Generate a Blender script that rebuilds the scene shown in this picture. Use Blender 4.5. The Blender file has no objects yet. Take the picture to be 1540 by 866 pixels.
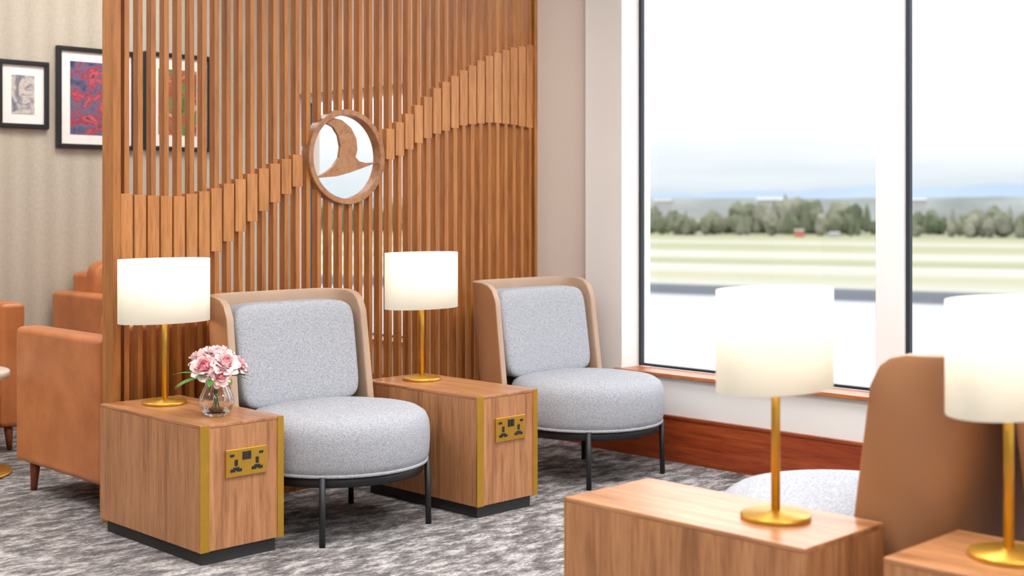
import bpy, bmesh, math, random
from mathutils import Vector, Matrix
random.seed(7)
S = bpy.context.scene
COL = S.collection
pi = math.pi

# ---------------------------------------------------------------- materials
def sl(r, g, b):
    def f(v):
        v /= 255.0
        return v/12.92 if v <= 0.04045 else ((v+0.055)/1.055)**2.4
    return (f(r), f(g), f(b), 1.0)

def newmat(name):
    m = bpy.data.materials.new(name); m.use_nodes = True
    nt = m.node_tree
    return m, nt, nt.nodes['Principled BSDF']

def ramp(nt, stops, interp='LINEAR'):
    n = nt.nodes.new('ShaderNodeValToRGB'); cr = n.color_ramp; cr.interpolation = interp
    while len(cr.elements) > 1: cr.elements.remove(cr.elements[0])
    cr.elements[0].position = stops[0][0]; cr.elements[0].color = stops[0][1]
    for p, c in stops[1:]:
        e = cr.elements.new(p); e.color = c
    return n

def coords(nt, scale=(1, 1, 1), rot=(0, 0, 0), out='Object'):
    tc = nt.nodes.new('ShaderNodeTexCoord'); mp = nt.nodes.new('ShaderNodeMapping')
    mp.inputs['Scale'].default_value = scale; mp.inputs['Rotation'].default_value = rot
    nt.links.new(tc.outputs[out], mp.inputs['Vector'])
    return mp

def noise(nt, vec, scale, detail=4, rough=0.5, dist=0.0):
    n = nt.nodes.new('ShaderNodeTexNoise')
    n.inputs['Scale'].default_value = scale; n.inputs['Detail'].default_value = detail
    n.inputs['Roughness'].default_value = rough; n.inputs['Distortion'].default_value = dist
    nt.links.new(vec.outputs[0], n.inputs['Vector'])
    return n

def bump(nt, b, src, strength=0.2, dist=0.002):
    bp = nt.nodes.new('ShaderNodeBump'); bp.inputs['Strength'].default_value = strength
    bp.inputs['Distance'].default_value = dist
    nt.links.new(src, bp.inputs['Height']); nt.links.new(bp.outputs[0], b.inputs['Normal'])

def plain(name, col, rough=0.5, metal=0.0, var=0.06, nscale=8, spec=0.5):
    m, nt, b = newmat(name)
    mp = coords(nt); n = noise(nt, mp, nscale, 3)
    lo = tuple(c*(1-var) for c in col[:3])+(1,); hi = tuple(min(1, c*(1+var)) for c in col[:3])+(1,)
    r = ramp(nt, [(0.3, lo), (0.7, hi)]); nt.links.new(n.outputs[0], r.inputs[0])
    nt.links.new(r.outputs[0], b.inputs['Base Color'])
    b.inputs['Roughness'].default_value = rough; b.inputs['Metallic'].default_value = metal
    b.inputs['Specular IOR Level'].default_value = spec
    return m

def wood(name, dark, mid, light, scale, rough=0.4):
    m, nt, b = newmat(name)
    mp = coords(nt, scale)
    n = noise(nt, mp, 1.0, 6, 0.65, 0.6)
    r = ramp(nt, [(0.28, dark), (0.45, mid), (0.7, light)])
    nt.links.new(n.outputs[0], r.inputs[0])
    mp2 = coords(nt, tuple(s*5 for s in scale))
    n2 = noise(nt, mp2, 1.0, 4, 0.7)
    r2 = ramp(nt, [(0.35, (0.66, 0.60, 0.57, 1)), (0.55, (1, 1, 1, 1))])
    nt.links.new(n2.outputs[0], r2.inputs[0])
    mx = nt.nodes.new('ShaderNodeMixRGB'); mx.blend_type = 'MULTIPLY'; mx.inputs[0].default_value = 0.8
    nt.links.new(r.outputs[0], mx.inputs[1]); nt.links.new(r2.outputs[0], mx.inputs[2])
    nt.links.new(mx.outputs[0], b.inputs['Base Color'])
    b.inputs['Roughness'].default_value = rough
    bump(nt, b, n2.outputs[0], 0.08, 0.001)
    return m

wd, wm, wl = sl(130, 84, 52), sl(173, 120, 80), sl(194, 141, 99)
M_wood_v = wood('walnut_vertical', wd, wm, wl, (26, 26, 1.6), 0.4)
M_wood_h = wood('walnut_top', wd, wm, wl, (26, 1.6, 26), 0.30)
M_slat = wood('slat_wood', sl(138, 82, 32), sl(166, 104, 48), sl(182, 120, 60), (14, 14, 1.2), 0.42)
M_band = wood('band_wood', sl(160, 104, 54), sl(182, 121, 66), sl(195, 136, 82), (14, 14, 1.2), 0.34)
M_ring = wood('ring_wood', sl(130, 88, 56), sl(158, 110, 72), sl(172, 124, 86), (8, 8, 8), 0.4)
M_skirt = wood('skirting_wood', sl(110, 40, 16), sl(148, 62, 28), sl(174, 84, 42), (12, 1.6, 22), 0.35)
M_sill = wood('sill_wood', sl(140, 76, 38), sl(176, 104, 58), sl(190, 122, 72), (12, 1.6, 22), 0.35)
M_brass = plain('brass', sl(208, 162, 66), 0.36, 0.85, 0.05, 20)
M_black = plain('black_metal', sl(38, 38, 42), 0.45, 0.2, 0.1, 20)
M_plinth = plain('plinth_black', sl(44, 44, 46), 0.6)
M_dark = plain('window_gasket', sl(36, 42, 50), 0.5)
M_white = plain('white_paint', sl(238, 238, 238), 0.6, 0, 0.015, 3)
M_wallw = plain('window_wall_paint', sl(232, 231, 230), 0.7, 0, 0.015, 3)
M_wallb = plain('beige_wall_paint', sl(196, 181, 172), 0.75, 0, 0.02, 2)
M_leather_out = plain('brown_leather', sl(158, 112, 78), 0.5, 0, 0.05, 6)
M_leather_in = plain('taupe_leather', sl(178, 150, 128), 0.5, 0, 0.05, 6)
M_ceramic = plain('tabletop_marble', sl(226, 214, 200), 0.3)

def leather(name, col, col2):
    m, nt, b = newmat(name)
    mp = coords(nt); n = noise(nt, mp, 5, 6, 0.65)
    r = ramp(nt, [(0.3, col2), (0.62, col)]); nt.links.new(n.outputs[0], r.inputs[0])
    nt.links.new(r.outputs[0], b.inputs['Base Color']); b.inputs['Roughness'].default_value = 0.42
    n2 = noise(nt, mp, 120, 3); bump(nt, b, n2.outputs[0], 0.15, 0.001)
    return m
M_tan = leather('tan_leather', sl(194, 122, 72), sl(166, 96, 52))
M_legwood = plain('leg_wood', sl(128, 64, 34), 0.4)

def fabric():
    m, nt, b = newmat('grey_weave_fabric')
    a = noise(nt, coords(nt, (150, 150, 640)), 1.0, 2, 0.6)
    c = noise(nt, coords(nt, (640, 640, 150)), 1.0, 2, 0.6)
    ad = nt.nodes.new('ShaderNodeMath'); ad.operation = 'ADD'
    nt.links.new(a.outputs[0], ad.inputs[0]); nt.links.new(c.outputs[0], ad.inputs[1])
    h = nt.nodes.new('ShaderNodeMath'); h.operation = 'MULTIPLY'; h.inputs[1].default_value = 0.5
    nt.links.new(ad.outputs[0], h.inputs[0])
    r = ramp(nt, [(0.38, sl(130, 133, 142)), (0.5, sl(162, 165, 173)), (0.62, sl(190, 192, 199))])
    nt.links.new(h.outputs[0], r.inputs[0]); nt.links.new(r.outputs[0], b.inputs['Base Color'])
    b.inputs['Roughness'].default_value = 0.95; b.inputs['Specular IOR Level'].default_value = 0.15
    bump(nt, b, h.outputs[0], 0.35, 0.002)
    return m
M_fabric = fabric()

def carpet():
    m, nt, b = newmat('carpet')
    a = noise(nt, coords(nt, (5, 11, 1), (0, 0, 0.5)), 1.6, 10, 0.78, 0.2)
    r = ramp(nt, [(0.40, sl(98, 95, 96)), (0.49, sl(140, 136, 137)), (0.59, sl(206, 203, 202))])
    nt.links.new(a.outputs[0], r.inputs[0])
    f = noise(nt, coords(nt, (60, 150, 1)), 1.0, 4, 0.75)
    r2 = ramp(nt, [(0.38, (0.44, 0.43, 0.43, 1)), (0.58, (1.0, 1.0, 1.0, 1))])
    nt.links.new(f.outputs[0], r2.inputs[0])
    mx = nt.nodes.new('ShaderNodeMixRGB'); mx.blend_type = 'MULTIPLY'; mx.inputs[0].default_value = 0.9
    nt.links.new(r.outputs[0], mx.inputs[1]); nt.links.new(r2.outputs[0], mx.inputs[2])
    nt.links.new(mx.outputs[0], b.inputs['Base Color'])
    b.inputs['Roughness'].default_value = 1.0; b.inputs['Specular IOR Level'].default_value = 0.05
    bump(nt, b, f.outputs[0], 0.6, 0.004)
    return m
M_carpet = carpet()

def wallpaper():
    m, nt, b = newmat('striped_wallpaper')
    mp = coords(nt)
    w = nt.nodes.new('ShaderNodeTexWave'); w.bands_direction = 'X'; w.inputs['Scale'].default_value = 2.6
    w.inputs['Distortion'].default_value = 0.5; w.inputs['Detail'].default_value = 2
    nt.links.new(mp.outputs[0], w.inputs['Vector'])
    n = noise(nt, coords(nt, (60, 60, 45)), 1.0, 3)
    ad = nt.nodes.new('ShaderNodeMath'); ad.operation = 'MULTIPLY_ADD'; ad.inputs[1].default_value = 0.4
    nt.links.new(w.outputs[1], ad.inputs[0]); nt.links.new(n.outputs[0], ad.inputs[2])
    r = ramp(nt, [(0.3, sl(174, 165, 150)), (1.0, sl(192, 184, 170))])
    nt.links.new(ad.outputs[0], r.inputs[0]); nt.links.new(r.outputs[0], b.inputs['Base Color'])
    b.inputs['Roughness'].default_value = 0.8
    return m
M_wallpaper = wallpaper()

def shade_mat():
    m = bpy.data.materials.new('linen_lampshade'); m.use_nodes = True
    nt = m.node_tree; nt.nodes.clear()
    o = nt.nodes.new('ShaderNodeOutputMaterial')
    d = nt.nodes.new('ShaderNodeBsdfDiffuse'); t = nt.nodes.new('ShaderNodeBsdfTranslucent'); e = nt.nodes.new('ShaderNodeEmission')
    n = noise(nt, coords(nt, (200, 200, 200)), 1.0, 2)
    r = ramp(nt, [(0.3, (0.78, 0.76, 0.70, 1)), (0.7, (0.84, 0.82, 0.76, 1))])
    nt.links.new(n.outputs[0], r.inputs[0])
    nt.links.new(r.outputs[0], d.inputs[0]); nt.links.new(r.outputs[0], t.inputs[0])
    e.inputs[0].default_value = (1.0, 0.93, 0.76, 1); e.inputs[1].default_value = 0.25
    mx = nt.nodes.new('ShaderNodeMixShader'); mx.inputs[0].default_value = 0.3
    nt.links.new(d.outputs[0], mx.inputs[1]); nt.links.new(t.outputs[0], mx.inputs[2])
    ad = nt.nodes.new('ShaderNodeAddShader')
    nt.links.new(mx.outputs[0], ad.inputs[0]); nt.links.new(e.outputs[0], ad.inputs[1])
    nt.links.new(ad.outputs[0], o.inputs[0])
    return m
M_shade = shade_mat()

def glass_pane():
    m = bpy.data.materials.new('window_glass'); m.use_nodes = True
    nt = m.node_tree; nt.nodes.clear()
    o = nt.nodes.new('ShaderNodeOutputMaterial')
    t = nt.nodes.new('ShaderNodeBsdfTransparent'); g = nt.nodes.new('ShaderNodeBsdfGlossy')
    g.inputs['Roughness'].default_value = 0.02
    fr = nt.nodes.new('ShaderNodeFresnel'); fr.inputs[0].default_value = 1.3
    mx = nt.nodes.new('ShaderNodeMixShader')
    nt.links.new(fr.outputs[0], mx.inputs[0]); nt.links.new(t.outputs[0], mx.inputs[1]); nt.links.new(g.outputs[0], mx.inputs[2])
    nt.links.new(mx.outputs[0], o.inputs[0])
    return m
M_glass = glass_pane()
def vase_glass():
    m, nt, b = newmat('vase_glass')
    b.inputs['Base Color'].default_value = (0.97, 0.98, 0.98, 1)
    b.inputs['Transmission Weight'].default_value = 1.0; b.inputs['Roughness'].default_value = 0.0
    b.inputs['IOR'].default_value = 1.45
    return m
M_vase = vase_glass()

# ---------------------------------------------------------------- mesh helpers
def empty(name, loc=(0, 0, 0), rot=0.0):
    o = bpy.data.objects.new(name, None); COL.objects.link(o)
    o.location = loc; o.rotation_euler = (0, 0, rot); o.empty_display_size = 0.1
    return o

def obj(name, verts, faces, mats, parent=None, smooth=False, fmat=None):
    me = bpy.data.meshes.new(name); me.from_pydata([tuple(v) for v in verts], [], faces)
    if not isinstance(mats, (list, tuple)): mats = [mats]
    for m in mats: me.materials.append(m)
    if fmat:
        for p, i in zip(me.polygons, fmat): p.material_index = i
    if smooth:
        for p in me.polygons: p.use_smooth = True
    me.update()
    o = bpy.data.objects.new(name, me); COL.objects.link(o)
    if parent: o.parent = parent
    return o

BF = [(0, 3, 2, 1), (4, 5, 6, 7), (0, 1, 5, 4), (1, 2, 6, 5), (2, 3, 7, 6), (3, 0, 4, 7)]
def bv(x0, x1, y0, y1, z0, z1):
    return [(x0, y0, z0), (x1, y0, z0), (x1, y1, z0), (x0, y1, z0), (x0, y0, z1), (x1, y0, z1), (x1, y1, z1), (x0, y1, z1)]

def boxes(name, lst, mat, parent=None, bevel=0.0, seg=2):
    V, F = [], []
    for b in lst:
        k = len(V); V += bv(*b); F += [tuple(i+k for i in f) for f in BF]
    o = obj(name, V, F, mat, parent)
    if bevel:
        m = o.modifiers.new('bevel', 'BEVEL'); m.width = bevel; m.segments = seg
        for p in o.data.polygons: p.use_smooth = True
        o.modifiers.new('wn', 'WEIGHTED_NORMAL')
    return o

def box(name, x0, x1, y0, y1, z0, z1, mat, parent=None, bevel=0.0, seg=2):
    return boxes(name, [(x0, x1, y0, y1, z0, z1)], mat, parent, bevel, seg)

def lathe(name, prof, mat, parent=None, c=(0, 0), seg=48, sx=1, sy=1, rib=0, ribamp=0, closed=False):
    V, F = [], []
    n = len(prof)
    for i in range(seg):
        a = 2*pi*i/seg
        k = 1 + (ribamp*math.cos(rib*a) if rib else 0)
        for r, z in prof:
            V.append((c[0]+r*k*sx*math.cos(a), c[1]+r*k*sy*math.sin(a), z))
    for i in range(seg):
        j = (i+1) % seg
        for q in range(n if closed else n-1):
            q2 = (q+1) % n
            F.append((i*n+q, j*n+q, j*n+q2, i*n+q2))
    o = obj(name, V, F, mat, parent, True)
    bm = bmesh.new(); bm.from_mesh(o.data)
    bmesh.ops.remove_doubles(bm, verts=bm.verts, dist=1e-5)
    bmesh.ops.recalc_face_normals(bm, faces=bm.faces)
    bm.to_mesh(o.data); bm.free()
    return o

def tube(name, pts, rad, mat, parent=None, seg=10):
    V, F = [], []
    pts = [Vector(p) for p in pts]
    rads = rad if isinstance(rad, (list, tuple)) else [rad]*len(pts)
    for i, p in enumerate(pts):
        d = (pts[min(i+1, len(pts)-1)]-pts[max(i-1, 0)]).normalized()
        u = d.cross(Vector((0.31, 0.95, 0.05))).normalized(); w = d.cross(u)
        for k in range(seg):
            a = 2*pi*k/seg
            V.append(p+u*math.cos(a)*rads[i]+w*math.sin(a)*rads[i])
    for i in range(len(pts)-1):
        for k in range(seg):
            k2 = (k+1) % seg
            F.append((i*seg+k, i*seg+k2, (i+1)*seg+k2, (i+1)*seg+k))
    F.append(tuple(range(seg))[::-1]); F.append(tuple((len(pts)-1)*seg+k for k in range(seg)))
    return obj(name, V, F, mat, parent, True)

def pillow(name, c, size, mat, parent=None, n=5, cuts=9, xform=None):
    bm = bmesh.new(); bmesh.ops.create_cube(bm, size=2)
    bmesh.ops.subdivide_edges(bm, edges=bm.edges, cuts=cuts, use_grid_fill=True)
    for v in bm.verts:
        p = v.co
        mx = max(abs(p.x), abs(p.y), abs(p.z)); q = (abs(p.x)**n+abs(p.y)**n+abs(p.z)**n)**(1.0/n)
        k = mx/q
        v.co = Vector((c[0]+p.x*k*size[0]/2, c[1]+p.y*k*size[1]/2, c[2]+p.z*k*size[2]/2))
        if xform: v.co = Vector(xform(*v.co))
    me = bpy.data.meshes.new(name); bm.to_mesh(me); bm.free()
    for p in me.polygons: p.use_smooth = True
    me.materials.append(mat)
    o = bpy.data.objects.new(name, me); COL.objects.link(o)
    if parent: o.parent = parent
    s = o.modifiers.new('sub', 'SUBSURF'); s.levels = 1; s.render_levels = 1
    return o

# ---------------------------------------------------------------- room shell
XW = 4.86
box('floor', -2.6, 5.1, -2.1, 7.1, -0.12, 0.0, M_carpet)
box('ceiling', -2.6, 5.1, -2.1, 7.1, 3.0, 3.12, M_white)
box('wall_back', -2.6, 5.1, 7.0, 7.15, 0, 3.0, M_wallpaper)
box('wall_front', -2.6, 5.1, -2.15, -2.0, 0, 3.0, M_wallw)
box('wall_left', -2.65, -2.5, -2.0, 7.0, 0, 3.0, M_wallpaper)
ZB, ZT, ZT5 = 0.415, 2.75, 1.93
boxes('wall_window', [(XW, 5.08, -2.0, 4.40, 0, 0.395), (XW, 5.08, -2.0, 4.40, ZT, 3.0),
                      (XW, 5.08, 4.16, 4.40, 0.395, ZT), (XW, 5.08, -2.0, -1.8, 0.395, ZT)], M_wallw)
boxes('wall_right', [(XW+0.03, 5.08, 4.40, 7.0, 0, 0.395), (XW+0.03, 5.08, 4.40, 7.0, ZT5, 3.0),
                     (XW+0.03, 5.08, 4.40, 5.85, 0.395, ZT5), (XW+0.03, 5.08, 6.95, 7.0, 0.395, ZT5)], M_wallb)
boxes('baseboard_right', [(XW-0.018, XW, -2.0, 4.40, 0, 0.205), (XW-0.024, XW, -2.0, 4.40, 0.205, 0.216),
                          (XW+0.012, XW+0.03, 4.40, 7.0, 0, 0.205)], M_skirt)
box('baseboard_back', -2.5, XW, 6.98, 7.0, 0, 0.2, M_skirt)
box('baseboard_left', -2.5, -2.48, -2.0, 7.0, 0, 0.2, M_skirt)
boxes('trim_1', [(XW-0.03, 4.985, -1.8, 4.16, 0.395, 0.413), (XW-0.03, XW, 4.16, 4.19, 0.395, 0.413)], M_sill, None, 0.003)
box('trim_2', XW, 4.985, 5.85, 6.95, 0.395, 0.413, M_sill, None, 0.003)

def window(idx, y0, y1, white0=0.13, zt=ZT):
    """glazed bay; y1 is the far (+Y) jamb."""
    e = empty('window_%d' % idx, (5.0, (y0+y1)/2, ZB))
    w = (y1-y0)/2; h = zt-ZB
    boxes('gasket', [(-0.01, 0.012, w-0.018, w, 0, h), (-0.012, 0.012, -w+white0, w-0.018, 0, 0.012)], M_dark, e)
    boxes('frame', [(-0.03, 0.04, -w, -w+white0, 0, h), (-0.03, 0.04, -w+white0, w-0.03, h-0.05, h)], M_white, e, 0.003)
    boxes('seal', [(-0.008, 0.008, -w+white0, -w+white0+0.005, 0.012, h-0.05)], M_dark, e)
    o = obj('pane', [(0, -w+white0, 0.012), (0, w-0.015, 0.012), (0, w-0.015, h-0.05), (0, -w+white0, h-0.05)], [(3, 2, 1, 0)], M_glass, e)
window(1, 2.71, 4.16)
window(2, 1.26, 2.71)
window(3, -0.27, 1.26)
window(4, -1.80, -0.27)
window(5, 5.85, 6.95, 0.06, ZT5)

# ceiling fill panels (out of view, added to brighten the interior)
M_panel = bpy.data.materials.new('fill_and_bulb_glow'); M_panel.use_nodes = True
_b = M_panel.node_tree.nodes['Principled BSDF']; _b.inputs['Emission Color'].default_value = (1, 0.95, 0.88, 1); _b.inputs['Emission Strength'].default_value = 2.0
def fill_panel(x, y, sx, sy, power):
    e = empty('ceiling_fill', (x, y, 3.0))
    box('diffuser', -sx/2, sx/2, -sy/2, sy/2, -0.02, 0.0, M_panel, e)
    box('rim', -sx/2-0.02, sx/2+0.02, -sy/2-0.02, sy/2+0.02, -0.012, 0.0, M_white, e)
    l = bpy.data.lights.new('panel_fill', 'AREA'); l.shape = 'RECTANGLE'; l.size = sx; l.size_y = sy
    l.energy = power; l.color = (1.0, 0.975, 0.94)
    lo = bpy.data.objects.new('panel_fill', l); COL.objects.link(lo); lo.parent = e; lo.location = (0, 0, -0.03)
for x, y, p in [(-0.8, -0.6, 26), (1.6, -0.6, 62), (-0.8, 2.2, 22), (1.6, 2.2, 52), (3.5, 2.4, 54), (1.0, 4.6, 24), (3.4, 5.9, 34), (0.6, 6.2, 42)]:
    fill_panel(x, y, 1.2, 0.9, p)

# ---------------------------------------------------------------- slatted screen
YS = 4.55
scr = empty('slatted_room_divider', (0, 0, 0))
top = [(2.38, 1.256), (2.5, 1.248), (2.65, 1.2445), (2.80, 1.272), (2.924, 1.314), (3.053, 1.366), (3.186, 1.416), (3.30, 1.45), (3.60, 1.51), (3.69, 1.541), (3.767, 1.583), (3.886, 1.671), (4.008, 1.765), (4.176, 1.858), (4.351, 1.943), (4.5, 1.99), (4.62, 2.013)]
bot = [(2.38, 0.998), (2.65, 0.985), (2.75, 0.99), (2.80, 1.01), (2.924, 1.097), (3.053, 1.192), (3.186, 1.276), (3.30, 1.33), (3.60, 1.38), (3.69, 1.409), (3.767, 1.432), (3.886, 1.497), (4.008, 1.548), (4.176, 1.592), (4.351, 1.613), (4.5, 1.608), (4.62, 1.598)]
def itp(t, x):
    if x <= t[0][0]: return t[0][1]
    for (a, b), (c, d) in zip(t, t[1:]):
        if x <= c: return b+(d-b)*(x-a)/(c-a)
    return t[-1][1]
CX, CZ, RO, RI = 3.462, 1.421, 0.207, 0.182
N = 40; x_a, x_b = 2.425, 4.615
slats, band = [], []
sw = 0.020; SD = 0.038
for i in range(N):
    x = x_a+(x_b-x_a)*i/(N-1)
    segs = [(0.0, 3.0)]
    if abs(x-CX) < RO-0.004:
        h = math.sqrt((RO-0.008)**2-min(abs(x-CX), RO-0.01)**2)
        segs = [(0.0, CZ-h), (CZ+h, 3.0)]
    for a, b in segs: slats.append((x-sw/2, x+sw/2, YS, YS+SD, a, b))
    zt, zb = itp(top, x), itp(bot, x)
    if abs(x-CX) > RO-0.005:
        band.append((x-0.0245, x+0.0245, YS-0.001, YS+SD+0.002, zb, zt))
boxes('slats', slats, M_slat, scr)
boxes('wave_band', band, M_band, scr, 0.0015, 1)
boxes('end_posts', [(2.362, 2.395, YS-0.012, YS+0.075, 0, 3.0), (4.636, 4.656, YS-0.012, YS+0.06, 0, 3.0)], M_slat, scr, 0.002, 1)
boxes('rails', [(2.395, 4.636, YS+0.008, YS+0.030, 0, 0.06), (2.395, 4.636, YS+0.008, YS+0.030, 2.94, 3.0)], M_slat, scr)
V, F = [], []
seg = 72
for i in range(seg):
    a = 2*pi*i/seg
    for r, y in [(RO, YS-0.02), (RO, YS+0.035), (RI, YS+0.035), (RI, YS-0.02)]:
        V.append((CX+r*math.cos(a), y, CZ+r*math.sin(a)))
for i in range(seg):
    j = (i+1) % seg
    for q in range(4): F.append((i*4+q, i*4+(q+1) % 4, j*4+(q+1) % 4, j*4+q))
o = obj('emblem_ring', V, F, M_ring, scr); m = o.modifiers.new('b', 'BEVEL'); m.width = 0.003; m.segments = 2
bird = [(3.352, 1.567), (3.395, 1.590), (3.446, 1.582), (3.495, 1.55), (3.524, 1.505), (3.530, 1.455), (3.520, 1.422), (3.540, 1.404), (3.575, 1.398), (3.642, 1.402),
        (3.575, 1.380), (3.50, 1.356), (3.42, 1.336), (3.306, 1.326), (3.36, 1.352), (3.400, 1.380), (3.430, 1.418), (3.438, 1.465), (3.426, 1.515), (3.398, 1.55)]
V = [(x, YS+0.0, z) for x, z in bird]+[(x, YS+0.016, z) for x, z in bird]; n = len(bird)
F = [tuple(range(n))[::-1], tuple(range(n, 2*n))]+[(i, (i+1) % n, n+(i+1) % n, n+i) for i in range(n)]
obj('emblem_bird', V, F, M_ring, scr)

# ---------------------------------------------------------------- side tables
TW, TL, TH, PL = 0.33, 0.70, 0.472, 0.048
def side_table(cx, cy, rot=0.0):
    e = empty('side_table', (cx, cy, 0), rot)
    w, l = TW/2, TL/2
    box('plinth', -w+0.02, w-0.02, -l+0.02, l-0.02, 0, PL, M_plinth, e)
    box('carcass', -w, w, -l+0.001, l, PL, TH-0.012, M_wood_v, e, 0.0015, 1)
    box('top', -w, w, -l, l, TH-0.012, TH, M_wood_h, e, 0.0015, 1)
    t = 0.034
    boxes('brass_edges', [(-w-0.001, -w+t, -l-0.003, -l+0.002, PL, TH-0.001), (w-t+0.01, w+0.001, -l-0.003, -l+0.002, PL, TH-0.001)], M_brass, e)
    # double socket outlet
    yz = -l; px, pz = 0.012, 0.332
    box('socket_plate', px-0.081, px+0.081, yz-0.007, yz+0.002, pz-0.047, pz+0.047, M_brass, e, 0.002, 2)
    ins = []
    for sx in (-0.042, 0.042):
        cx2 = px+sx
        ins += [(cx2-0.006, cx2+0.006, yz-0.0085, yz, pz-0.010, pz+0.012),
                (cx2-0.022, cx2-0.004, yz-0.0085, yz, pz-0.030, pz-0.019), (cx2+0.004, cx2+0.022, yz-0.0085, yz, pz-0.030, pz-0.019),
                (cx2-0.012, cx2+0.012, yz-0.008, yz, pz-0.026, pz-0.014)]
    ins += [(px-0.016, px-0.002, yz-0.010, yz, pz+0.008, pz+0.036), (px+0.002, px+0.016, yz-0.010, yz, pz+0.008, pz+0.036),
            (px-0.066, px-0.050, yz-0.009, yz, pz+0.022, pz+0.031), (px+0.050, px+0.066, yz-0.009, yz, pz+0.022, pz+0.031)]
    boxes('socket_inserts', ins, M_black, e)
    return e
side_table(2.455, 4.15)
side_table(3.565, 3.99)
side_table(2.552, 1.88, pi)
side_table(2.612, 1.03)

# ---------------------------------------------------------------- lamps
def lamp(x, y):
    e = empty('table_lamp', (x, y, TH))
    lathe('base', [(0, 0), (0.080, 0), (0.082, 0.003), (0.082, 0.010), (0.078, 0.013), (0.02, 0.016), (0.014, 0.02), (0, 0.02)], M_brass, e)
    tube('stem', [(0, 0, 0.015), (0, 0, 0.44)], 0.0105, M_brass, e, 20)
    tube('stem_collar', [(0, 0, 0.30), (0, 0, 0.318)], 0.014, M_brass, e, 20)
    z0, z1 = 0.305, 0.538
    lathe('shade', [(1, z0), (1, z1), (0.985, z1), (0.985, z0)], M_shade, e, (0, 0), 72, 0.181, 0.108, closed=True)
    boxes('shade_spider', [(-0.178, 0.178, -0.003, 0.003, z0+0.02, z0+0.024), (-0.003, 0.003, -0.105, 0.105, z0+0.02, z0+0.024)], M_brass, e)
    bulb = lathe('bulb', [(0, 0.435), (0.012, 0.438), (0.026, 0.455), (0.030, 0.475), (0.022, 0.498), (0, 0.508)], M_panel, e, seg=20)
    l = bpy.data.lights.new('lamp_bulb', 'POINT'); l.energy = 1.5; l.color = (1, 0.87, 0.68); l.shadow_soft_size = 0.05
    lo = bpy.data.objects.new('lamp_light', l); COL.objects.link(lo); lo.parent = e; lo.location = (0, 0, 0.40)
lamp(2.46, 4.33)
lamp(3.576, 4.17)
lamp(2.574, 1.73)
lamp(2.63, 1.195)

# ---------------------------------------------------------------- lounge chairs
def lounge_chair(x, y, rot=0.0):
    e = empty('lounge_chair', (x, y, 0), rot)
    R = 0.345
    prof = [(0, 0.245), (0.325, 0.245), (0.337, 0.252), (0.344, 0.275), (0.347, 0.32), (0.347, 0.365), (0.343, 0.395), (0.330, 0.422), (0.305, 0.438), (0.25, 0.447), (0.12, 0.452), (0, 0.453)]
    lathe('seat', prof, M_fabric, e, seg=72)
    lathe('seat_piping', [(0.334, 0.240), (0.341, 0.243), (0.341, 0.252), (0.334, 0.254)], M_fabric, e, seg=72, closed=True)
    lathe('base_ring', [(0, 0.205), (0.322, 0.205), (0.322, 0.243), (0, 0.243)], M_black, e, seg=64)
    for i, (lx, ly) in enumerate([(-0.248, -0.235), (0.248, -0.235), (-0.248, 0.245), (0.248, 0.245)]):
        tube('leg_%d' % (i+1), [(lx, ly, 0), (lx*0.985, ly*0.985, 0.245)], 0.0115, M_black, e, 14)
    # wrap-around shell
    HW = 0.338
    path = [(-HW, 0.175), (-HW, 0.195), (-HW, 0.22), (-HW, 0.26)]
    for k in range(1, 9):
        a = pi-(pi/2)*k/8; path.append((-(HW-0.13)+0.13*math.cos(a), 0.27+0.125*math.sin(a)))
    path += [(-0.12, 0.396), (-0.06, 0.397), (0, 0.398)]
    path = path+[(-px, py) for px, py in path[:-1][::-1]]
    cum = [0]
    for a, b in zip(path, path[1:]): cum.append(cum[-1]+math.hypot(b[0]-a[0], b[1]-a[1]))
    L = cum[-1]; nz = 14; z0, zt = 0.215, 0.862; Rc = 0.085
    V, F = [], []
    for (px, py), s in zip(path, cum):
        a = min(s, L-s)
        d = Rc-math.sqrt(max(0, Rc*Rc-max(0, Rc-a)**2)) if a < Rc else 0
        for j in range(nz+1):
            f = j/nz; f = 1-(1-f)**1.3
            z = z0+(zt-d-z0)*f
            V.append((px*(1-0.02*(z-z0)/0.65), py+0.13*(z-z0), z))
    m_ = nz+1
    for i in range(len(path)-1):
        for j in range(nz): F.append((i*m_+j, i*m_+j+1, (i+1)*m_+j+1, (i+1)*m_+j))
    o = obj('back_shell', V, F, [M_leather_out, M_leather_in], e, True)
    s = o.modifiers.new('sol', 'SOLIDIFY'); s.thickness = 0.032; s.offset = -1; s.material_offset = 1; s.material_offset_rim = 1
    b = o.modifiers.new('bev', 'BEVEL'); b.width = 0.008; b.segments = 3; b.limit_method = 'ANGLE'; b.angle_limit = 0.9
    # back cushion (curves gently with the shell, leans back)
    def xf(px, py, pz):
        return (px*(1+0.10*(pz-0.45)), py+0.17*(pz-0.44)-0.25*px*px, pz)
    pillow('back_cushion', (0, 0.280, 0.628), (0.55, 0.125, 0.40), M_fabric, e, 8, 13, xf)
    return e
lounge_chair(2.985, 3.965)
lounge_chair(4.345, 3.925)
lounge_chair(3.08, 1.835, pi)
lounge_chair(3.17, 0.86)

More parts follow.
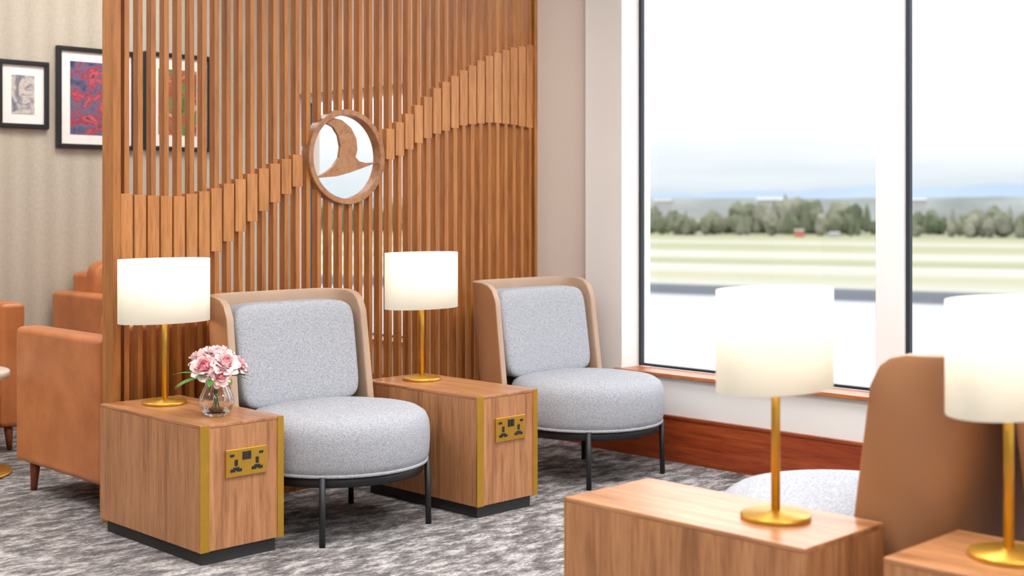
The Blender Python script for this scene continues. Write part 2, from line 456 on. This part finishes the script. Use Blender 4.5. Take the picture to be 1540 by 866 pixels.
# ---------------------------------------------------------------- tan leather armchairs (face local -Y)
def armchair(x, y, rot, w=0.76, d=0.76, ah=0.69, bh=0.80):
    e = empty('leather_armchair', (x, y, 0), rot)
    W, D = w/2, d/2; zb = 0.125; a = 0.12
    box('arm_left', -W, -W+a, -D, D, zb, ah, M_tan, e, 0.025, 4)
    box('arm_right', W-a, W, -D, D, zb, ah, M_tan, e, 0.025, 4)
    box('seat_base', -W+a, W-a, -D+0.02, D-0.02, zb, 0.30, M_tan, e, 0.015, 3)
    pillow('seat_cushion', (0, -0.06, 0.365), (w-2*a-0.01, d-0.2, 0.15), M_tan, e, 6)
    box('back', -W+a, W-a, D-0.16, D, 0.29, bh-0.04, M_tan, e, 0.03, 4)
    pillow('back_cushion', (0, D-0.20, (0.44+bh)/2+0.02), (w-2*a-0.01, 0.16, bh-0.42), M_tan, e, 6)
    for i, (sx, sy) in enumerate([(-1, -1), (1, -1), (-1, 1), (1, 1)]):
        lx, ly = sx*(W-0.06), sy*(D-0.07)
        tube('leg_%d' % (i+1), [(lx+sx*0.008, ly, 0), (lx, ly, zb+0.01)], [0.013, 0.024], M_legwood, e, 14)
    return e
armchair(2.75, 5.04, pi, 0.76, 0.76, 0.695, 0.78)
armchair(3.64, 6.60, 0, 0.78, 0.72, 0.735, 0.88)
armchair(2.40, 6.60, 0, 0.78, 0.70, 0.73, 0.86)

ct = empty('coffee_table', (2.27, 5.90, 0))
lathe('top', [(0, 0.435), (0.26, 0.435), (0.265, 0.44), (0.265, 0.46), (0.26, 0.465), (0, 0.465)], M_ceramic, ct)
lathe('column', [(0, 0.01), (0.03, 0.012), (0.025, 0.03), (0.025, 0.42), (0.08, 0.435), (0, 0.435)], M_brass, ct)
lathe('foot', [(0, 0), (0.27, 0), (0.275, 0.006), (0.27, 0.014), (0.03, 0.022), (0, 0.022)], M_brass, ct)

# ---------------------------------------------------------------- framed pictures
def art(name, stops, scale, seed):
    m, nt, b = newmat(name)
    mp = coords(nt); mp.inputs['Location'].default_value = (seed, seed*2, seed)
    n = noise(nt, mp, scale, 5, 0.6, 1.6)
    r = ramp(nt, stops); nt.links.new(n.outputs[0], r.inputs[0])
    nt.links.new(r.outputs[0], b.inputs['Base Color']); b.inputs['Roughness'].default_value = 0.35
    return m
M_art1 = art('print_sketch', [(0.3, sl(60, 62, 80)), (0.45, sl(140, 140, 150)), (0.55, sl(205, 198, 190)), (0.7, sl(90, 80, 80))], 9, 3)
M_art2 = art('print_floral', [(0.3, sl(36, 44, 76)), (0.42, sl(84, 84, 118)), (0.49, sl(120, 100, 126)), (0.52, sl(150, 44, 66)), (0.60, sl(196, 96, 108)), (0.66, sl(60, 50, 60)), (0.8, sl(210, 170, 160))], 7, 5)
M_art3 = art('print_garden', [(0.3, sl(60, 84, 50)), (0.45, sl(110, 140, 84)), (0.53, sl(170, 60, 60)), (0.65, sl(200, 180, 140))], 6, 9)
M_fr = plain('frame_black', sl(30, 30, 34), 0.4)
M_mat = plain('passepartout', sl(236, 234, 232), 0.7, 0, 0.01)
def picture(x0, x1, z0, z1, artm, mg, fw=0.026):
    e = empty('framed_picture', ((x0+x1)/2, 6.998, (z0+z1)/2))
    w, h = (x1-x0)/2, (z1-z0)/2
    boxes('frame', [(-w, w, -0.03, 0, h-fw, h), (-w, w, -0.03, 0, -h, -h+fw), (-w, -w+fw, -0.03, 0, -h+fw, h-fw), (w-fw, w, -0.03, 0, -h+fw, h-fw)], M_fr, e, 0.002, 1)
    box('mount', -w+fw, w-fw, -0.014, -0.002, -h+fw, h-fw, M_mat, e)
    box('print', -w+fw+mg, w-fw-mg, -0.017, -0.013, -h+fw+mg, h-fw-mg, artm, e)
picture(2.955, 3.245, 1.636, 2.010, M_art1, 0.055)
picture(3.292, 3.775, 1.535, 2.112, M_art2, 0.055)
picture(3.83, 4.28, 1.54, 2.125, M_art3, 0.07)

# ---------------------------------------------------------------- vase with peonies
vx, vy = 2.448, 3.955
fv = empty('flower_vase', (vx, vy, TH))
prof = [(0, 0.0), (0.030, 0.0), (0.036, 0.004), (0.052, 0.022), (0.060, 0.045), (0.058, 0.068), (0.047, 0.092), (0.038, 0.108), (0.040, 0.122), (0.046, 0.132),
        (0.043, 0.132), (0.036, 0.121), (0.034, 0.108), (0.043, 0.091), (0.054, 0.067), (0.056, 0.045), (0.048, 0.026), (0.03, 0.018), (0, 0.018)]
lathe('vase', prof, M_vase, fv, seg=96, rib=16, ribamp=0.022)
M_green = plain('leaf_green', sl(74, 128, 50), 0.5, 0, 0.25, 30)
M_pk1 = plain('petal_pink', sl(240, 172, 184), 0.6, 0, 0.12, 30)
M_pk2 = plain('petal_pale', sl(252, 222, 222), 0.6, 0, 0.08, 30)
M_pk3 = plain('petal_rose', sl(232, 142, 162), 0.6, 0, 0.12, 30)
PV, PF, PM = [], [], []
def petal(c, M, ang, L, Wd, openv, curl, mi):
    k = len(PV); nu, nv = 5, 5
    for i in range(nu):
        u = i/(nu-1)
        for j in range(nv):
            v = j/(nv-1)*2-1
            wd = Wd*math.sin(pi*(0.12+0.70*u))*v*0.5
            th = openv*(0.35+0.65*u)+curl*u*u
            r = L*u*math.sin(th)+0.003; z = L*u*math.cos(th)+0.004*math.sin(9*v+ang*5)*u
            r -= abs(v)**2*0.22*Wd*u*0.8
            p = Vector((r*math.cos(ang)-wd*math.sin(ang), r*math.sin(ang)+wd*math.cos(ang), z))
            PV.append(c+M@p)
    for i in range(nu-1):
        for j in range(nv-1):
            PF.append((k+i*nv+j, k+i*nv+j+1, k+(i+1)*nv+j+1, k+(i+1)*nv+j)); PM.append(mi)
def peony(c, d, R):
    c = Vector(c); M = Vector((0, 0, 1)).rotation_difference(Vector(d).normalized()).to_matrix()
    pal = [random.choice([2, 0]), 0, random.choice([0, 1]), 1, 1]
    for ring, (n, L, W, op) in enumerate([(5, 0.55, 0.55, 0.15), (7, 0.68, 0.7, 0.42), (8, 0.82, 0.8, 0.75), (9, 0.95, 0.9, 1.1), (9, 1.0, 0.95, 1.5)]):
        for i in range(n):
            petal(c, M, 2*pi*i/n+ring*0.6+random.uniform(-.15, .15), R*L, R*W, op+random.uniform(-.08, .08), random.uniform(-0.5, -0.1), pal[ring])
fl = [((-0.052, -0.018, 0.165), (-0.7, -0.5, 0.7), 0.055), ((0.0, -0.045, 0.175), (0.0, -0.8, 0.8), 0.058), ((0.055, -0.02, 0.165), (0.8, -0.4, 0.7), 0.055),
      ((-0.03, 0.03, 0.19), (-0.3, 0.3, 1), 0.055), ((0.03, 0.03, 0.19), (0.5, 0.5, 1), 0.055), ((0.0, -0.005, 0.195), (0.0, -0.1, 1), 0.058), ((-0.02, -0.055, 0.145), (-0.5, -0.9, 0.3), 0.045)]
for c, d, R in fl: peony(c, d, R)
obj('blooms', PV, PF, [M_pk1, M_pk2, M_pk3], fv, True, PM)
for i, (c, d, R) in enumerate(fl):
    tube('stem_%d' % (i+1), [(-c[0]*0.3, -c[1]*0.3, 0.022), (c[0]*0.2, c[1]*0.2, 0.11), (c[0], c[1], c[2])], 0.0025, M_green, fv, 6)
LV, LF = [], []
def leaf(p0, d, L, W):
    p0 = Vector(p0); d = Vector(d).normalized(); s = d.cross(Vector((0, 0, 1))).normalized(); k = len(LV); n = 7
    for i in range(n):
        u = i/(n-1); c = p0+d*L*u+Vector((0, 0, -0.35*L*u*u)); w = W*math.sin(pi*min(1, u*0.94+0.06))*0.5
        LV.extend([c-s*w+Vector((0, 0, 0.15*w)), c, c+s*w+Vector((0, 0, 0.15*w))])
    for i in range(n-1):
        for j in range(2): LF.append((k+i*3+j, k+i*3+j+1, k+(i+1)*3+j+1, k+(i+1)*3+j))
for a, el, L in [(2.4, 0.45, 0.13), (3.0, 0.15, 0.12), (3.6, 0.5, 0.11), (2.7, 0.0, 0.11), (-0.6, 0.3, 0.10), (-0.2, 0.1, 0.09), (0.4, 0.5, 0.09), (-1.6, 0.1, 0.07), (-2.3, 0.2, 0.11), (1.5, 0.5, 0.10)]:
    leaf((0.035*math.cos(a), 0.035*math.sin(a), 0.135), (math.cos(a), math.sin(a), el), L, 0.034)
obj('leaves', LV, LF, M_green, fv, True)

# ---------------------------------------------------------------- outdoors
ZG = -4.8
A20 = math.radians(20); dv = Vector((math.cos(A20), math.sin(A20), 0)); lv = Vector((-math.sin(A20), math.cos(A20), 0))
SKY = 3.2
def airfield():
    m, nt, b = newmat('airfield_ground')
    mp = coords(nt, (1, 1, 1), (0, 0, -A20))
    sep = nt.nodes.new('ShaderNodeSeparateXYZ'); nt.links.new(mp.outputs[0], sep.inputs[0])
    n = noise(nt, coords(nt, (0.05, 0.01, 1), (0, 0, -A20)), 1.0, 5, 0.6)
    ma = nt.nodes.new('ShaderNodeMath'); ma.operation = 'MULTIPLY_ADD'; ma.inputs[1].default_value = 16
    nt.links.new(n.outputs[0], ma.inputs[0]); nt.links.new(sep.outputs[0], ma.inputs[2])
    dvd = nt.nodes.new('ShaderNodeMath'); dvd.operation = 'DIVIDE'; dvd.inputs[1].default_value = 400
    nt.links.new(ma.outputs[0], dvd.inputs[0])
    q = 2.6/SKY
    def g(a, k): return (a[0]*k*q, a[1]*k*q, a[2]*k*q, 1)
    apron = (0.40, 0.41, 0.43); dark = (0.11, 0.12, 0.14); grass = (0.34, 0.335, 0.235); pale = (0.40, 0.40, 0.36); grass2 = (0.27, 0.28, 0.185)
    def p(d): return (d+8)/400
    st = [(0, g(apron, 1)), (p(84), g(apron, 1)), (p(86), g(dark, 1)), (p(95), g(dark, 1.1)), (p(98), g(pale, 1)), (p(112), g(grass, 1)), (p(122), g(pale, 1)), (p(133), g(pale, 1.04)),
          (p(140), g(grass2, 1)), (p(150), g(grass, 1)), (p(156), g(pale, 1.04)), (p(172), g(pale, 1)), (p(180), g(grass, .95)), (p(205), g(grass2, 1.1)), (p(215), g(pale, 1)), (p(235), g(grass, 1)), (p(268), g(grass2, 1))]
    r = ramp(nt, st); nt.links.new(dvd.outputs[0], r.inputs[0]); nt.links.new(r.outputs[0], b.inputs['Base Color'])
    b.inputs['Roughness'].default_value = 1.0; b.inputs['Specular IOR Level'].default_value = 0.0
    return m
GROUND = obj('ground', [(-3000, -6000, ZG), (7000, -6000, ZG), (7000, 6000, ZG), (-3000, 6000, ZG)], [(0, 1, 2, 3)], airfield())

def foliage():
    m, nt, b = newmat('tree_foliage')
    n = noise(nt, coords(nt, (1, 1, 0.6)), 0.045, 2, 0.5)
    r = ramp(nt, [(0.38, (0.19, 0.19, 0.15, 1)), (0.5, (0.12, 0.132, 0.09, 1)), (0.62, (0.075, 0.095, 0.055, 1))])  # foliage tones lightened, with distance haze mixed into the colour
    nt.links.new(n.outputs[0], r.inputs[0]); nt.links.new(r.outputs[0], b.inputs['Base Color'])
    b.inputs['Roughness'].default_value = 1.0; b.inputs['Specular IOR Level'].default_value = 0.0
    return m
M_tree = foliage()
M_far = plain('far_woods', (0.17, 0.185, 0.18), 1.0, 0, 0.3, 0.02, 0.0)
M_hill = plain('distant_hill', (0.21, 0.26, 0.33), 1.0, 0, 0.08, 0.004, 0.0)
bm = bmesh.new()
for i in range(700):
    t = random.uniform(-110, 270); d = random.uniform(270, 320)
    hh = random.uniform(3.6, 7.2)*(1.15 if d > 295 else 0.85)*(0.85+0.2*math.sin(t*0.11)+0.08*math.sin(t*0.37)); con = random.random() < 0.4
    base = dv*d+lv*t; w = hh*random.uniform(0.18, 0.26) if con else hh*random.uniform(0.28, 0.45)
    r = bmesh.ops.create_icosphere(bm, subdivisions=2, radius=1.0)
    for v in r['verts']:
        c = v.co.copy(); k = random.uniform(0.75, 1.2)
        if con:
            f = (c.z+1)/2; rr = w*(1.05-f)*1.1
            q = Vector((c.x, c.y, 0)); q = q.normalized()*min(1, q.length*1.6) if q.length > 0 else q
            v.co = base+Vector((q.x*rr*k, q.y*rr*k, ZG+f*hh*1.1))
        else:
            v.co = base+Vector((c.x*w*k, c.y*w*k, ZG+hh*0.5+c.z*hh*0.52*k))
me = bpy.data.meshes.new('distant_treeline'); bm.to_mesh(me); bm.free(); me.materials.append(M_tree)
COL.objects.link(bpy.data.objects.new('distant_treeline', me))
def ridge(name, dist, h0, amp, t0, t1, mat, sd, parent=None):
    V, F = [], []; n = 160; random.seed(sd); ph = [random.uniform(0, 6.28) for _ in range(5)]
    for i in range(n):
        t = t0+(t1-t0)*i/(n-1); x = i/n*10
        h = h0+amp*(math.sin(x*1.1+ph[0])+0.5*math.sin(x*2.7+ph[1])+0.25*math.sin(x*6.1+ph[2])+0.25*math.sin(x*17+ph[3])+0.2*math.sin(x*41+ph[4]))
        a = dv*dist+lv*t; b = dv*(dist*1.15)+lv*t
        V += [(a.x, a.y, ZG-1), (a.x*.5+b.x*.5, a.y*.5+b.y*.5, h), (b.x, b.y, ZG-1)]
    for i in range(n-1):
        for j in range(2): F.append((i*3+j, (i+1)*3+j, (i+1)*3+j+1, i*3+j+1))
    obj(name, V, F, mat, parent, True)
ridge('wooded_ridge', 600, 5.8, 0.8, -500, 900, M_far, 3)
ridge('distant_hill', 1300, 21, 6, -1400, 2200, M_hill, 5, GROUND)
M_bld = plain('building_white', (0.30, 0.30, 0.31), 0.8)
M_red = plain('building_red', (0.35, 0.12, 0.08), 0.8)
def bld(t, d, w, h, mat, name):
    e = empty(name, tuple(dv*d+lv*t+Vector((0, 0, ZG))), A20)
    box('walls', -w*.3, w*.3, -w/2, w/2, 0, h, mat, e)
    obj('roof', [(-w*.35, -w*.55, h), (w*.35, -w*.55, h), (w*.35, w*.55, h), (-w*.35, w*.55, h), (0, -w*.55, h+w*.12), (0, w*.55, h+w*.12)],
        [(0, 1, 4), (2, 3, 5), (0, 4, 5, 3), (1, 2, 5, 4), (0, 3, 2, 1)], M_bld, e)
bld(60, 262, 1.8, 1.4, M_red, 'airfield_hut')
bld(53, 262, 2.0, 0.9, M_bld, 'airfield_hut')
for t, w in [(70, 12), (130, 18), (150, 10), (180, 14), (40, 9), (95, 8), (110, 14)]:
    bld(t*2.0, 560, w, 8.3+w*0.07, M_bld, 'distant_building')

# ---------------------------------------------------------------- world
W = bpy.data.worlds.new('overcast_sky'); S.world = W; W.use_nodes = True
nt = W.node_tree; bg = nt.nodes['Background']
tc = nt.nodes.new('ShaderNodeTexCoord'); sp = nt.nodes.new('ShaderNodeSeparateXYZ'); nt.links.new(tc.outputs['Generated'], sp.inputs[0])
mpw = nt.nodes.new('ShaderNodeMapping'); mpw.inputs['Scale'].default_value = (3, 3, 30); nt.links.new(tc.outputs['Generated'], mpw.inputs[0])
nw = noise(nt, mpw, 2.0, 5, 0.55)
ma = nt.nodes.new('ShaderNodeMath'); ma.operation = 'MULTIPLY_ADD'; ma.inputs[1].default_value = 0.045
sb = nt.nodes.new('ShaderNodeMath'); sb.operation = 'SUBTRACT'; sb.inputs[1].default_value = 0.5
nt.links.new(nw.outputs[0], sb.inputs[0]); nt.links.new(sb.outputs[0], ma.inputs[0]); nt.links.new(sp.outputs[2], ma.inputs[2])
k = 1/SKY
rr = ramp(nt, [(0.0, (0.64*k, 0.76*k, 0.85*k, 1)), (0.014, (0.76*k, 0.85*k, 0.91*k, 1)), (0.035, (0.90*k, 0.96*k, 1.0*k, 1)), (0.065, (1.08*k, 1.1*k, 1.12*k, 1)), (0.3, (0.94, 0.96, 0.97, 1)), (1.0, (1, 1, 1, 1))])
nt.links.new(ma.outputs[0], rr.inputs[0]); nt.links.new(rr.outputs[0], bg.inputs[0]); bg.inputs[1].default_value = SKY
def portal(x, y, z, sy, sz):
    l = bpy.data.lights.new('portal', 'AREA'); l.shape = 'RECTANGLE'; l.size = sz; l.size_y = sy
    l.cycles.is_portal = True
    o = bpy.data.objects.new('window_portal', l); COL.objects.link(o); o.location = (x, y, z); o.rotation_euler = (0, pi/2, 0)
portal(5.06, 1.18, 1.58, 5.96, 2.34)
portal(5.06, 6.40, 1.17, 1.10, 1.52)

# ---------------------------------------------------------------- camera
cam = bpy.data.cameras.new('camera'); co = bpy.data.objects.new('camera', cam); COL.objects.link(co)
co.location = (0, 0, 1.2); co.rotation_euler = (pi/2, 0, math.radians(-44.6))
cam.sensor_width = 36; cam.lens = 1950/1540*36; cam.shift_y = -(433-312)/1540.0
cam.clip_end = 12000; cam.clip_start = 0.05
cam.dof.use_dof = True; cam.dof.focus_distance = 4.9; cam.dof.aperture_fstop = 2.6
S.camera = co
S.view_settings.view_transform = 'Standard'; S.view_settings.look = 'None'; S.view_settings.exposure = 0.04
